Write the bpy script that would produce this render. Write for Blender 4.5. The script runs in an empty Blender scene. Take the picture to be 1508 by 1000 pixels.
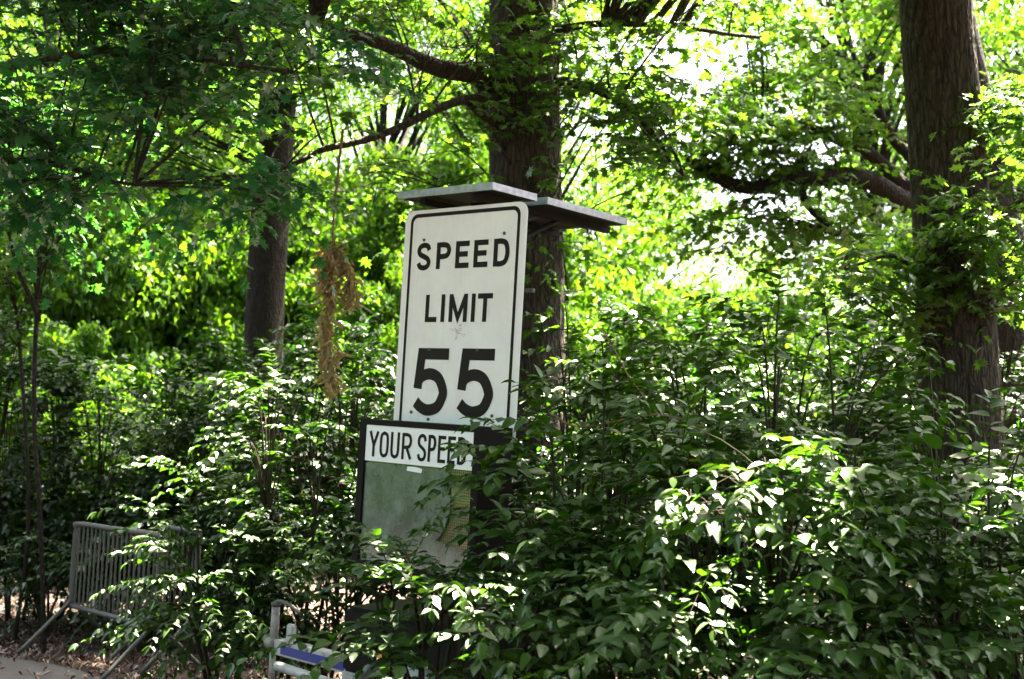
import bpy, bmesh, math, random
import numpy as np
from mathutils import Matrix, Vector
random.seed(7)
RG = np.random.default_rng(11)
PI = math.pi

# ------------------------------------------------------------------ camera, sky, sun, exposure
F_PX, W_PX, EYE = 1800.0, 1508.0, 1.8
TP = 140.0 / 1800.0                       # horizon lies at row 640 of 1000
PITCH = math.atan(TP); CP, SP = math.cos(PITCH), math.sin(PITCH)
scn = bpy.context.scene
col = scn.collection
cam_d = bpy.data.cameras.new('camera'); cam = bpy.data.objects.new('camera', cam_d); col.objects.link(cam)
cam.location = (0, 0, EYE); cam.rotation_euler = (PI / 2 + PITCH, 0, 0)
cam_d.sensor_width = 36.0; cam_d.lens = 36.0 * F_PX / W_PX
cam_d.clip_start = 0.05; cam_d.clip_end = 1000
cam_d.dof.use_dof = True; cam_d.dof.focus_distance = 6.4; cam_d.dof.aperture_fstop = 2.8
scn.camera = cam

SUN_EL, SUN_AZ = math.radians(67), math.radians(42)      # sun stands behind the wood, a little to the right
to_sun = Vector((math.sin(SUN_AZ) * math.cos(SUN_EL), math.cos(SUN_AZ) * math.cos(SUN_EL), math.sin(SUN_EL)))
wd = bpy.data.worlds.new('World'); scn.world = wd; wd.use_nodes = True
nt = wd.node_tree; nt.nodes.clear()
sky = nt.nodes.new('ShaderNodeTexSky'); sky.sky_type = 'NISHITA'; sky.sun_disc = False
sky.sun_elevation = SUN_EL; sky.sun_rotation = SUN_AZ
sky.air_density = 0.45; sky.dust_density = 7.0; sky.ozone_density = 0.0
bg = nt.nodes.new('ShaderNodeBackground'); bg.inputs[1].default_value = 0.07
wo = nt.nodes.new('ShaderNodeOutputWorld')
nt.links.new(sky.outputs[0], bg.inputs[0]); nt.links.new(bg.outputs[0], wo.inputs[0])
sd = bpy.data.lights.new('sun', 'SUN'); sd.energy = 5.0; sd.angle = math.radians(0.5); sd.color = (1.0, 0.91, 0.74)
sun = bpy.data.objects.new('sun', sd); col.objects.link(sun); sun.location = (5, 12, 25)
sun.rotation_euler = to_sun.to_track_quat('Z', 'Y').to_euler()
vs = scn.view_settings
scn.display_settings.display_device = 'sRGB'
vs.view_transform = 'Standard'; vs.look = 'None'; vs.gamma = 1.0; vs.exposure = 4.5; vs.use_curve_mapping = False
cy = scn.cycles
cy.max_bounces = 8; cy.diffuse_bounces = 4; cy.glossy_bounces = 3; cy.transmission_bounces = 5; cy.transparent_max_bounces = 8
cy.caustics_reflective = False; cy.caustics_refractive = False
cy.sample_clamp_indirect = 6.0
cy.use_denoising = True

def P(px, py, d):
    """world point on the ray of a photo pixel, at distance d along +Y from the camera"""
    a = (px - 754.0) / F_PX; b = (500.0 - py) / F_PX
    y = CP - b * SP; z = SP + b * CP
    k = d / y
    return np.array([a * k, d, EYE + z * k])

def project(A):
    Q = A - np.array([0, 0, EYE])
    d = Q[:, 1] * CP + Q[:, 2] * SP; u = -Q[:, 1] * SP + Q[:, 2] * CP
    d = np.where(d < 0.2, 0.2, d)
    return 754 + F_PX * Q[:, 0] / d, 500 - F_PX * u / d, d

# ------------------------------------------------------------------ materials
def mat(name):
    m = bpy.data.materials.new(name); m.use_nodes = True
    m.node_tree.nodes.clear()
    return m, m.node_tree.nodes, m.node_tree.links

def ramp(n, stops):
    r = n.new('ShaderNodeValToRGB'); e = r.color_ramp.elements
    while len(e) < len(stops): e.new(0.5)
    for i, (p, c) in enumerate(stops):
        e[i].position = p; e[i].color = (*c, 1)
    return r

def leaf_mat(name, dark, light, trans_gain=(1.9, 2.2, 0.55), tmix=0.42, gloss=0.55, rough=0.38):
    m, n, l = mat(name)
    at = n.new('ShaderNodeAttribute'); at.attribute_name = 'rnd'
    mid = tuple((a + b) * 0.5 for a, b in zip(dark, light))
    rp = ramp(n, [(0.0, dark), (0.5, mid), (0.90, light), (0.975, (light[0] * 1.5, light[1] * 1.2, light[2] * 0.8)), (0.996, (light[0] * 2.6, light[1] * 1.25, light[2]))])
    l.new(at.outputs['Fac'], rp.inputs[0])
    # pale midrib / slightly greyer underside
    geo = n.new('ShaderNodeNewGeometry')
    und = n.new('ShaderNodeMixRGB'); und.blend_type = 'MIX'
    und.inputs[2].default_value = (light[0] * 1.2 + 0.004, light[1] * 1.1, light[2] * 1.2 + 0.004, 1)
    mth = n.new('ShaderNodeMath'); mth.operation = 'MULTIPLY'; mth.inputs[1].default_value = 0.55
    l.new(geo.outputs['Backfacing'], mth.inputs[0]); l.new(mth.outputs[0], und.inputs[0]); l.new(rp.outputs[0], und.inputs[1])
    tg = n.new('ShaderNodeMixRGB'); tg.blend_type = 'MULTIPLY'; tg.inputs[0].default_value = 1.0
    tg.inputs[2].default_value = (*trans_gain, 1); l.new(rp.outputs[0], tg.inputs[1])
    d = n.new('ShaderNodeBsdfDiffuse'); l.new(und.outputs[0], d.inputs[0])
    t = n.new('ShaderNodeBsdfTranslucent'); l.new(tg.outputs[0], t.inputs[0])
    mx = n.new('ShaderNodeMixShader'); mx.inputs[0].default_value = tmix
    l.new(d.outputs[0], mx.inputs[1]); l.new(t.outputs[0], mx.inputs[2])
    g = n.new('ShaderNodeBsdfGlossy'); g.inputs['Roughness'].default_value = rough
    g.inputs[0].default_value = (0.95, 1.0, 0.92, 1)
    fr = n.new('ShaderNodeFresnel'); fr.inputs[0].default_value = 1.42
    gm = n.new('ShaderNodeMath'); gm.operation = 'MULTIPLY'; gm.inputs[1].default_value = gloss; l.new(fr.outputs[0], gm.inputs[0])
    m2 = n.new('ShaderNodeMixShader'); l.new(gm.outputs[0], m2.inputs[0]); l.new(mx.outputs[0], m2.inputs[1]); l.new(g.outputs[0], m2.inputs[2])
    o = n.new('ShaderNodeOutputMaterial'); l.new(m2.outputs[0], o.inputs[0])
    return m

def pbr(name, base, rough=0.5, metal=0.0, noise=None, bump=0.0, spec=0.5, coords='Object'):
    """noise = (scale, other colour, low, high)"""
    m, n, l = mat(name)
    b = n.new('ShaderNodeBsdfPrincipled'); b.inputs['Base Color'].default_value = (*base, 1)
    b.inputs['Roughness'].default_value = rough; b.inputs['Metallic'].default_value = metal
    b.inputs['Specular IOR Level'].default_value = spec
    o = n.new('ShaderNodeOutputMaterial'); l.new(b.outputs[0], o.inputs[0])
    if noise:
        tc = n.new('ShaderNodeTexCoord')
        nz = n.new('ShaderNodeTexNoise'); nz.inputs['Scale'].default_value = noise[0]; nz.inputs['Detail'].default_value = 8
        nz.inputs['Roughness'].default_value = 0.65
        l.new(tc.outputs[coords], nz.inputs['Vector'])
        r = ramp(n, [(noise[2], base), (noise[3], noise[1])]); l.new(nz.outputs['Fac'], r.inputs[0])
        l.new(r.outputs[0], b.inputs['Base Color'])
        if bump:
            bp = n.new('ShaderNodeBump'); bp.inputs['Strength'].default_value = bump; bp.inputs['Distance'].default_value = 0.01
            l.new(nz.outputs['Fac'], bp.inputs['Height']); l.new(bp.outputs[0], b.inputs['Normal'])
    return m

def bark_mat(name, dark, light, sc=9.0):
    m, n, l = mat(name)
    tc = n.new('ShaderNodeTexCoord'); mp = n.new('ShaderNodeMapping'); mp.inputs['Scale'].default_value = (1, 1, 0.26)
    l.new(tc.outputs['Object'], mp.inputs[0])
    v = n.new('ShaderNodeTexVoronoi'); v.feature = 'DISTANCE_TO_EDGE'; v.inputs['Scale'].default_value = sc * 3.2
    nz = n.new('ShaderNodeTexNoise'); nz.inputs['Scale'].default_value = sc * 2; nz.inputs['Detail'].default_value = 9
    l.new(mp.outputs[0], nz.inputs['Vector'])
    vm = n.new('ShaderNodeVectorMath'); vm.operation = 'MULTIPLY_ADD'; vm.inputs[1].default_value = (0.06,) * 3
    l.new(nz.outputs['Color'], vm.inputs[0]); l.new(mp.outputs[0], vm.inputs[2]); l.new(vm.outputs[0], v.inputs['Vector'])
    mul = n.new('ShaderNodeMath'); mul.operation = 'MULTIPLY_ADD'; mul.inputs[1].default_value = 2.2; l.new(v.outputs['Distance'], mul.inputs[0])
    l.new(nz.outputs['Fac'], mul.inputs[2])
    r = ramp(n, [(0.35, dark), (0.95, light)]); l.new(mul.outputs[0], r.inputs[0])
    b = n.new('ShaderNodeBsdfPrincipled'); b.inputs['Roughness'].default_value = 0.85; b.inputs['Specular IOR Level'].default_value = 0.25
    l.new(r.outputs[0], b.inputs['Base Color'])
    bp = n.new('ShaderNodeBump'); bp.inputs['Strength'].default_value = 0.9; bp.inputs['Distance'].default_value = 0.03
    l.new(mul.outputs[0], bp.inputs['Height']); l.new(bp.outputs[0], b.inputs['Normal'])
    o = n.new('ShaderNodeOutputMaterial'); l.new(b.outputs[0], o.inputs[0])
    return m

M = {}
M['leaf_shrub'] = leaf_mat('shrub_leaf', (0.012, 0.036, 0.004), (0.040, 0.089, 0.011), gloss=0.09, rough=0.46, tmix=0.34)
M['leaf_shade_tone'] = leaf_mat('understorey_leaf', (0.006, 0.020, 0.005), (0.018, 0.048, 0.011), gloss=0.10, rough=.45, tmix=0.42, trans_gain=(2.3, 2.6, 0.4))  # leaf colour lowered to put the deep shade of the undergrowth into it
M['leaf_oak'] = leaf_mat('oak_leaf', (0.026, 0.070, 0.012), (0.060, 0.120, 0.022), gloss=0.12, rough=.45, tmix=0.50, trans_gain=(2.3, 2.5, 0.5))
M['leaf_maple'] = leaf_mat('maple_leaf', (0.013, 0.062, 0.024), (0.034, 0.105, 0.042), gloss=0.22, rough=.48, tmix=0.46, trans_gain=(2.4, 2.7, 0.45))
M['leaf_far'] = leaf_mat('far_leaf', (0.026, 0.070, 0.009), (0.066, 0.130, 0.018), gloss=0.15, rough=.45, tmix=0.52, trans_gain=(2.5, 2.6, 0.5))
M['leaf_dead'] = leaf_mat('dead_leaf', (0.26, 0.19, 0.075), (0.44, 0.33, 0.15), trans_gain=(1.0, 0.95, 0.6), tmix=0.25, gloss=0.15, rough=0.6)
M['litter'] = leaf_mat('litter_leaf', (0.028, 0.012, 0.007), (0.095, 0.042, 0.021), trans_gain=(1, 0.8, 0.6), tmix=0.12, gloss=0.15, rough=0.6)
M['bark'] = bark_mat('furrowed_bark', (0.009, 0.007, 0.0045), (0.056, 0.045, 0.031))
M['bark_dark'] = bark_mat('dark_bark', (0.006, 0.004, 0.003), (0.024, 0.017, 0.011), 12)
M['twig'] = pbr('green_brown_twig', (0.028, 0.019, 0.009), 0.8, noise=(14, (0.020, 0.026, 0.009), 0.4, 0.7), spec=.2)
M['dry_twig'] = pbr('dry_twig', (0.20, 0.11, 0.05), 0.75, noise=(18, (0.09, 0.05, 0.03), 0.4, 0.7))

# ------------------------------------------------------------------ object helpers
def put(name, me, m=None, parent=None):
    o = bpy.data.objects.new(name, me); col.objects.link(o)
    if m is not None and me is not None and not me.materials: me.materials.append(m)
    if parent is not None: o.parent = parent
    return o

def thing(name, label, cat, loc=(0, 0, 0), group=None):
    o = bpy.data.objects.new(name, None); col.objects.link(o); o.location = loc; o.empty_display_size = 0.2
    o['label'] = label; o['category'] = cat
    if group: o['group'] = group
    return o

def tag(o, label, cat, group=None):
    o['label'] = label; o['category'] = cat
    if group: o['group'] = group
    return o

def tri_mesh(name, V, T, rnd=None, smooth=True):
    me = bpy.data.meshes.new(name)
    V = np.ascontiguousarray(V, np.float32); T = np.ascontiguousarray(T, np.int32)
    me.vertices.add(len(V)); me.vertices.foreach_set('co', V.ravel())
    me.loops.add(T.size); me.loops.foreach_set('vertex_index', T.ravel())
    me.polygons.add(len(T)); me.polygons.foreach_set('loop_start', np.arange(0, T.size, 3, dtype=np.int32))
    me.polygons.foreach_set('use_smooth', np.full(len(T), smooth))
    if rnd is not None:
        a = me.attributes.new('rnd', 'FLOAT', 'POINT'); a.data.foreach_set('value', np.ascontiguousarray(rnd, np.float32))
    me.update(); me.validate()
    return me

class Buf:
    """collects triangles of tubes, boxes and the like for ONE mesh"""
    def __init__(s): s.V = []; s.T = []; s.n = 0
    def add(s, V, T):
        s.V.append(np.asarray(V, float)); s.T.append(np.asarray(T, int) + s.n); s.n += len(V)
    def tube(s, pts, rad, sides=8, caps=True):
        pts = np.asarray(pts, float); k = len(pts)
        rad = np.full(k, rad) if np.isscalar(rad) else np.asarray(rad, float)
        tan = np.gradient(pts, axis=0); tan /= np.linalg.norm(tan, axis=1)[:, None] + 1e-9
        ref = np.array([0, 0, 1.0]) if abs(tan[:, 2]).mean() < 0.8 else np.array([0.0, 1.0, 0])
        a = np.cross(tan, ref); a /= np.linalg.norm(a, axis=1)[:, None] + 1e-9
        b = np.cross(tan, a)
        th = np.arange(sides) * 2 * PI / sides
        ring = pts[:, None, :] + rad[:, None, None] * (a[:, None, :] * np.cos(th)[None, :, None] + b[:, None, :] * np.sin(th)[None, :, None])
        V = ring.reshape(-1, 3); T = []
        i = np.arange(k - 1)[:, None] * sides; j = np.arange(sides)[None, :]; jn = (j + 1) % sides
        A, B, C, D = (i + j), (i + jn), (i + sides + jn), (i + sides + j)
        T = np.concatenate([np.stack([A, B, C], -1).reshape(-1, 3), np.stack([A, C, D], -1).reshape(-1, 3)])
        if caps:
            V = np.concatenate([V, pts[:1], pts[-1:]]); c0, c1 = k * sides, k * sides + 1; e = (k - 1) * sides
            q = np.arange(sides); qn = (q + 1) % sides
            T = np.concatenate([T, np.stack([np.full(sides, c0), qn, q], -1), np.stack([np.full(sides, c1), e + q, e + qn], -1)])
        s.add(V, T)
    def mesh(s, name, smooth=True): return tri_mesh(name, np.concatenate(s.V), np.concatenate(s.T), smooth=smooth)

def bm_mesh(name, bm, smooth=False):
    me = bpy.data.meshes.new(name); bm.normal_update(); bm.to_mesh(me); bm.free()
    if smooth: me.polygons.foreach_set('use_smooth', np.full(len(me.polygons), True))
    return me

def box_mesh(name, x0, x1, y0, y1, z0, z1, bev=0.0):
    bm = bmesh.new(); bmesh.ops.create_cube(bm, size=1.0)
    for v in bm.verts:
        v.co = ((x0 + x1) / 2 + v.co.x * (x1 - x0), (y0 + y1) / 2 + v.co.y * (y1 - y0), (z0 + z1) / 2 + v.co.z * (z1 - z0))
    if bev: bmesh.ops.bevel(bm, geom=bm.edges[:], offset=bev, segments=2, affect='EDGES')
    return bm_mesh(name, bm)

def smooth_path(pts, n=10):
    """Catmull-Rom through points (any columns)"""
    p = np.asarray(pts, float); p = np.vstack([2 * p[0] - p[1], p, 2 * p[-1] - p[-2]])
    out = []
    for i in range(1, len(p) - 2):
        t = np.linspace(0, 1, n, endpoint=False)[:, None]
        a, b, c, d = p[i - 1], p[i], p[i + 1], p[i + 2]
        out.append(0.5 * (2 * b + (c - a) * t + (2 * a - 5 * b + 4 * c - d) * t ** 2 + (3 * b - a - 3 * c + d) * t ** 3))
    out.append(p[-2][None]); return np.vstack(out)

# ------------------------------------------------------------------ leaves
def ovate(bend=0.28, fold=0.16, width=0.5, skew=0.0):
    ys = np.array([0.0, 0.16, 0.42, 0.72, 1.0]); hw = np.array([0, 0.78, 1.0, 0.62, 0]) * width / 2
    zc = -bend * ys ** 2
    V = [(skew * y * y, y, z) for y, z in zip(ys, zc)]
    for s in (-1, 1):
        for i in (1, 2, 3): V.append((s * hw[i] + skew * ys[i] ** 2, ys[i] + 0.02, zc[i] + fold * hw[i] * 2))
    T = []
    for s, o in ((-1, 5), (1, 8)):
        q = [(0, 1, o), (1, 2, o + 1), (1, o + 1, o), (2, 3, o + 2), (2, o + 2, o + 1), (3, 4, o + 2)]
        T += [t if s < 0 else (t[0], t[2], t[1]) for t in q]
    T = [(a, c, b) for a, b, c in T]
    return np.array(V, float), np.array(T)

def lobed(bend=0.25, narrow=1.0):
    out = [(0, 0), (0.10, 0.10), (0.42, 0.08), (0.22, 0.30), (0.55, 0.50), (0.20, 0.55), (0.30, 0.84), (0.08, 0.74), (0, 1.0)]
    out = [(x * narrow, y) for x, y in out]
    pts = out + [(-x, y) for x, y in out[-2:0:-1]]
    V = [(0, 0.42, 0.0)] + [(x, y, 0.0) for x, y in pts]
    V = np.array(V); V[:, 2] = -bend * V[:, 1] ** 2 - 0.35 * bend * np.abs(V[:, 0]) + 0.05 * np.sin(V[:, 0] * 9 + V[:, 1] * 5)
    n = len(pts); T = [(0, 1 + i, 1 + (i + 1) % n) for i in range(n)]
    return V, np.array(T)

def diamond(bend=0.2, width=0.6):
    V = np.array([(0, 0, 0), (width / 2, 0.45, 0.06), (-width / 2, 0.45, 0.06), (0, 1, -bend)])
    return V, np.array([(0, 1, 2), (1, 3, 2)])

TEMPL = {
    'ovate': [ovate(0.18, 0.14, 0.54), ovate(0.32, 0.20, 0.48, 0.06), ovate(0.06, 0.10, 0.58, -0.05)],
    'lobed': [lobed(0.25), lobed(0.5, 0.85), lobed(0.1, 1.05)],
    'diamond': [diamond(0.2, 0.62), diamond(0.4, 0.5), diamond(0.05, 0.7)],
    'curl': [ovate(0.9, 0.5, 0.40, 0.15), ovate(1.2, 0.6, 0.34, -0.2), ovate(0.6, -0.5, 0.36, 0.1)],
}

class Leaves:
    def __init__(s): s.A = []; s.N = []; s.L = []; s.S = []
    def add(s, loc, axis, nrm, size):
        s.L.append(np.array(loc, float)); s.A.append(axis); s.N.append(nrm); s.S.append(size)
    def done(s):
        L = np.concatenate(s.L); A = np.concatenate(s.A); N = np.concatenate(s.N); S = np.concatenate(s.S)
        A = A / (np.linalg.norm(A, axis=1)[:, None] + 1e-9)
        X = np.cross(A, N); X /= np.linalg.norm(X, axis=1)[:, None] + 1e-9
        Z = np.cross(X, A)
        s.loc = L; s.mat = np.stack([X, A, Z], 2) * S[:, None, None]        # columns
        s.rnd = np.clip(RG.random(len(L)) * 0.8 + RG.uniform(0, 0.2), 0, 0.999); s.var = RG.integers(0, 3, len(L)); s.size = S
        return s
    def mesh(s, name, kind, keep=None):
        Vs, Ts, Rs, n = [], [], [], 0
        for v in range(3):
            idx = np.where((s.var == v) & (keep if keep is not None else True))[0]
            if not len(idx): continue
            tv, tt = TEMPL[kind][v]
            V = np.einsum('kij,nj->kni', s.mat[idx], tv) + s.loc[idx][:, None, :]
            T = tt[None] + (np.arange(len(idx)) * len(tv))[:, None, None] + n
            Vs.append(V.reshape(-1, 3)); Ts.append(T.reshape(-1, 3)); Rs.append(np.repeat(s.rnd[idx], len(tv))); n += len(idx) * len(tv)
        return tri_mesh(name, np.concatenate(Vs), np.concatenate(Ts), np.concatenate(Rs))

def shoot(lv, wood, p0, d0, length, leaf, pairs=True, droop=0.35, spread=0.95, r=0.003, tilt=0.26, wsides=3):
    """a leafy shoot: an arching twig with leaves along it, tips turning down"""
    k = max(3, int(length / (leaf * 0.55)))
    t = np.linspace(0, 1, k + 1)
    d0 = d0 / (np.linalg.norm(d0) + 1e-9)
    pts = p0 + d0[None] * (t * length)[:, None]; pts[:, 2] -= droop * length * t ** 2
    tan = np.gradient(pts, axis=0); tan /= np.linalg.norm(tan, axis=1)[:, None]
    if wood is not None: wood.tube(pts[::2] if k > 4 else pts, np.linspace(r, r * 0.4, len(pts[::2] if k > 4 else pts)), wsides, caps=False)
    side = np.cross(tan, [0, 0, 1.0]); side /= np.linalg.norm(side, axis=1)[:, None] + 1e-6
    for sgn in (1, -1):
        sel = slice(1, None) if pairs else slice(1 if sgn > 0 else 2, None, 2)
        q = pts[sel]; m = len(q)
        if not m: continue
        j = RG.normal(0, 0.28, (m, 3))
        ax = tan[sel] * (1 - 0.35 * spread) + sgn * side[sel] * spread + j * np.array([1, 1, .7]) + np.array([0, 0, -0.14])
        nr = np.array([0, 0, 1.0]) + RG.normal(0, tilt, (m, 3)) + side[sel] * sgn * 0.25
        sz = leaf * RG.uniform(0.48, 1.18, m) * (1 - 0.35 * np.linspace(0, 1, m) ** 2)
        lv.add(q, ax, nr, sz)
    lv.add(pts[-1:], tan[-1:] + RG.normal(0, 0.15, (1, 3)) + np.array([[0, 0, -0.15]]), np.array([[0, 0, 1.0]]) + RG.normal(0, 0.2, (1, 3)), np.array([leaf * 0.8]))

def in_ellipsoid(n, lo=0.0):
    v = RG.normal(0, 1, (n, 3)); v /= np.linalg.norm(v, axis=1)[:, None]
    return v * (lo ** 3 + (1 - lo ** 3) * RG.random(n))[:, None] ** (1 / 3)

SUNV = np.array(to_sun)
# openings in the leaves through which the sun reaches the undergrowth: (point, radius)
GAPS = [(P(1135, 690, 4.75), .46), (P(1065, 700, 4.7), .26), (P(1040, 870, 4.7), .22), (P(380, 600, 8.4), .36), (P(470, 590, 8.4), .25), (P(440, 760, 7.8), .30), (P(290, 860, 7.5), .36), (P(360, 800, 7.5), .3),
        (P(640, 905, 4.8), .22), (P(1450, 800, 4.95), .24), (P(150, 925, 10.2), .18), (P(820, 470, 7.3), .35), (P(1470, 350, 8.4), .6), (P(1220, 640, 6.4), .22),
        (P(760, 790, 5.1), .16), (P(1480, 740, 6.4), .3), (P(560, 850, 5.1), .16)]
def gap_hit(w_, tmin, k=1.0):
    hit = np.zeros(len(w_), bool)
    for c, rr in GAPS:
        v = w_ - c; t = v @ SUNV; dist = np.linalg.norm(v - t[:, None] * SUNV, axis=1)
        hit |= (t > tmin) & (dist < rr * k * RG.uniform(0.75, 1.25, len(w_)))
    return hit
def sun_gaps(lv, off, tmin=1.4):
    cnt = np.cumsum([0] + [len(x) for x in lv.L]); L = np.concatenate(lv.L)
    keep = ~gap_hit(L + off, tmin)
    lv.A = [np.concatenate(lv.A)[keep]]; lv.N = [np.concatenate(lv.N)[keep]]; lv.S = [np.concatenate(lv.S)[keep]]; lv.L = [L[keep]]

PLANTS = []      # records of leafy things whose nearest leaves become single leaf objects

def shrub(label, center, rad, tips, shoots=3, leaf=0.10, kind='ovate', mtl='leaf_shrub', singles=0, name='shrub', cat='shrub',
          stems=5, shoot_len=(0.28, 0.58), lo=0.35, group=None, pairs=True, base=None, extra=()):
    c = np.asarray(center, float); rad = np.asarray(rad, float)
    b = np.array([c[0], c[1] + 0.1, 0.0]) if base is None else np.asarray(base, float)
    root = thing(name, label, cat, tuple(b), group)
    lv = Leaves(); woods = [Buf() for _ in range(stems)]
    ang = np.arange(stems) * 2 * PI / stems + RG.random() * 6
    tipv = in_ellipsoid(tips, lo) * rad + c
    tipv[:, 2] = np.maximum(tipv[:, 2], 0.12)
    tipv = tipv[~gap_hit(tipv, 0.30)]
    if len(extra): tipv = np.vstack([tipv, extra])
    hub = [b + np.array([math.cos(a) * rad[0] * 0.12, math.sin(a) * rad[1] * 0.12, 0]) for a in ang]
    mids = [b + np.array([math.cos(a) * rad[0] * 0.45, math.sin(a) * rad[1] * 0.45, max(0.15, (c[2] - b[2]) * RG.uniform(0.45, 0.8))]) for a in ang]
    for i in range(stems):
        t = np.linspace(0, 1, 7)[:, None]; h, m = hub[i], mids[i]
        ctrl = np.array([h[0] * 0.7 + m[0] * 0.3, h[1] * 0.7 + m[1] * 0.3, m[2] * 0.6])
        pth = (1 - t) ** 2 * h + 2 * t * (1 - t) * ctrl + t ** 2 * m
        woods[i].tube(pth - b, np.linspace(0.016, 0.010, 7), 6)
    for tp in tipv:
        i = int(np.argmin([np.linalg.norm((mm - tp)[:2]) + RG.random() * 0.2 for mm in mids])); m = mids[i]
        t = np.linspace(0, 1, 7)[:, None]
        ctrl = m * 0.45 + tp * 0.55; ctrl[2] = max(m[2], tp[2]) + 0.05
        pth = (1 - t) ** 2 * m + 2 * t * (1 - t) * ctrl + t ** 2 * tp
        woods[i].tube(pth - b, np.linspace(0.008, 0.0035, 7), 4, caps=False)
        d = pth[-1] - pth[-3]; d /= np.linalg.norm(d) + 1e-9
        for s in range(shoots):
            u = 1 - 0.5 * (s / max(1, shoots)); q = pth[int(round(u * 6))]
            out = np.array([q[0] - c[0], q[1] - c[1], 0]); out /= np.linalg.norm(out) + 0.2
            dd = d * 0.5 + out * 0.5 + RG.normal(0, 0.55, 3) * np.array([1, 1, 0.55]) + np.array([0, 0, 0.22])
            sl = RG.uniform(*shoot_len); end = q + dd / np.linalg.norm(dd) * sl * np.array([1, 1, .8])
            if gap_hit(end[None], 0.30)[0]: continue
            shoot(lv, woods[i], q - b, dd, sl, leaf, pairs=pairs)
    for w in woods: put('stem', w.mesh('stem'), M['twig'], root)
    sun_gaps(lv, b, 0.30); lv.done()
    PLANTS.append(dict(root=root, lv=lv, base=b, kind=kind, mtl=mtl, singles=singles, part='foliage'))
    return root

# ------------------------------------------------------------------ ground, road
def height(x, y):
    return 0.05 * np.sin(x * 0.9 + 1) * np.cos(y * 0.7) * np.clip((y - 3) / 6, 0, 1) + np.clip((y - 12) / 60, 0, 1) * 0.8
xs = np.concatenate([np.linspace(-300, -14, 12), np.linspace(-12, 12, 60), np.linspace(14, 300, 12)])
ysn = np.concatenate([np.linspace(-300, -8, 10), np.linspace(-6, 26, 80), np.linspace(30, 400, 14)])
X, Y = np.meshgrid(xs, ysn); Z = height(X, Y) - 0.03
nx, ny = len(xs), len(ysn)
ii = (np.arange(ny - 1)[:, None] * nx + np.arange(nx - 1)[None]).ravel()
Tg = np.concatenate([np.stack([ii, ii + 1, ii + nx + 1], 1), np.stack([ii, ii + nx + 1, ii + nx], 1)])
M['soil'] = pbr('leafy_soil', (0.024, 0.013, 0.008), 0.95, noise=(2.3, (0.055, 0.030, 0.018), 0.38, 0.68), bump=0.7)
g = put('ground', tri_mesh('ground', np.stack([X.ravel(), Y.ravel(), Z.ravel()], 1), Tg), M['soil']); g['kind'] = 'structure'
M['asphalt'] = pbr('asphalt', (0.030, 0.027, 0.025), 0.9, noise=(60, (0.052, 0.047, 0.043), 0.45, 0.62), bump=0.35)
edge = smooth_path([(-60, 34), (-12, 13.2), (-5.2, 10.4), (-3.3, 9.4), (-2.5, 8.0), (-2.0, 5.6), (-1.4, 3.6), (1.5, 2.6), (8, 1.6), (60, -6)], 8)
low = smooth_path([(-60, 24), (-16, 5.0), (-8, 1.6), (-5, -0.6), (-3.5, -2.4), (-2, -4.2), (0, -5.2), (3, -6.0), (9, -7.2), (60, -15)], 8)
V = []; T = []
for i, (e_, l_) in enumerate(zip(edge, low)):
    for s in np.linspace(0, 1, 7):
        p = e_ * (1 - s) + l_ * s; V.append((p[0], p[1], 0.032 + (0.03 * (s > 0))))
    if i:
        for k in range(6):
            a = (i - 1) * 7 + k; T += [(a, a + 1, a + 8), (a, a + 8, a + 7)]
rd = put('road', tri_mesh('road', np.array(V), np.array(T)), M['asphalt']); rd['kind'] = 'structure'

# fallen leaves on the ground beside the barriers and thinly on the road's edge
lv = Leaves(); n = 8000
lx = RG.uniform(-9, -1.2, n); ly = 9.3 + RG.gamma(2.0, 1.1, n) + (lx + 3) * -0.25
a = RG.uniform(0, 2 * PI, n)
lv.add(np.stack([lx, ly, height(lx, ly) - 0.01 + RG.random(n) * 0.03], 1), np.stack([np.cos(a), np.sin(a), RG.normal(0, 0.15, n)], 1),
       np.array([0, 0, 1.0]) + RG.normal(0, 0.25, (n, 3)), RG.uniform(0.03, 0.075, n))
n = 200
lx = RG.uniform(-5.5, -2.6, n); ly = RG.uniform(7.6, 9.8, n); a = RG.uniform(0, 2 * PI, n)
lv.add(np.stack([lx, ly, np.full(n, 0.068)], 1), np.stack([np.cos(a), np.sin(a), RG.normal(0, 0.1, n)], 1), np.array([0, 0, 1.0]) + RG.normal(0, 0.2, (n, 3)), RG.uniform(0.04, 0.09, n))
lt = put('leaf_litter', lv.done().mesh('leaf_litter', 'curl'), M['litter'])
lt['kind'] = 'stuff'; tag(lt, 'brown fallen leaves scattered over the bare earth under the steel barriers', 'leaf litter')

# ------------------------------------------------------------------ radar speed trailer
YAW, LEANB, ROLL = -0.702, -0.022, 0.055
RM = Matrix.Rotation(YAW, 3, 'Z') @ Matrix.Rotation(LEANB, 3, 'X') @ Matrix.Rotation(ROLL, 3, 'Y')
ZC = 2.43                                                   # height of the sign's centre along the trailer's own mast
base = Vector((-0.296, 6.691, 2.449)) - RM @ Vector((0, 0, ZC))
tr = thing('radar_trailer', 'leaning roadside radar speed trailer with white speed limit sign and flat solar panels', 'speed trailer', base)
tr.rotation_euler = RM.to_euler()

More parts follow.
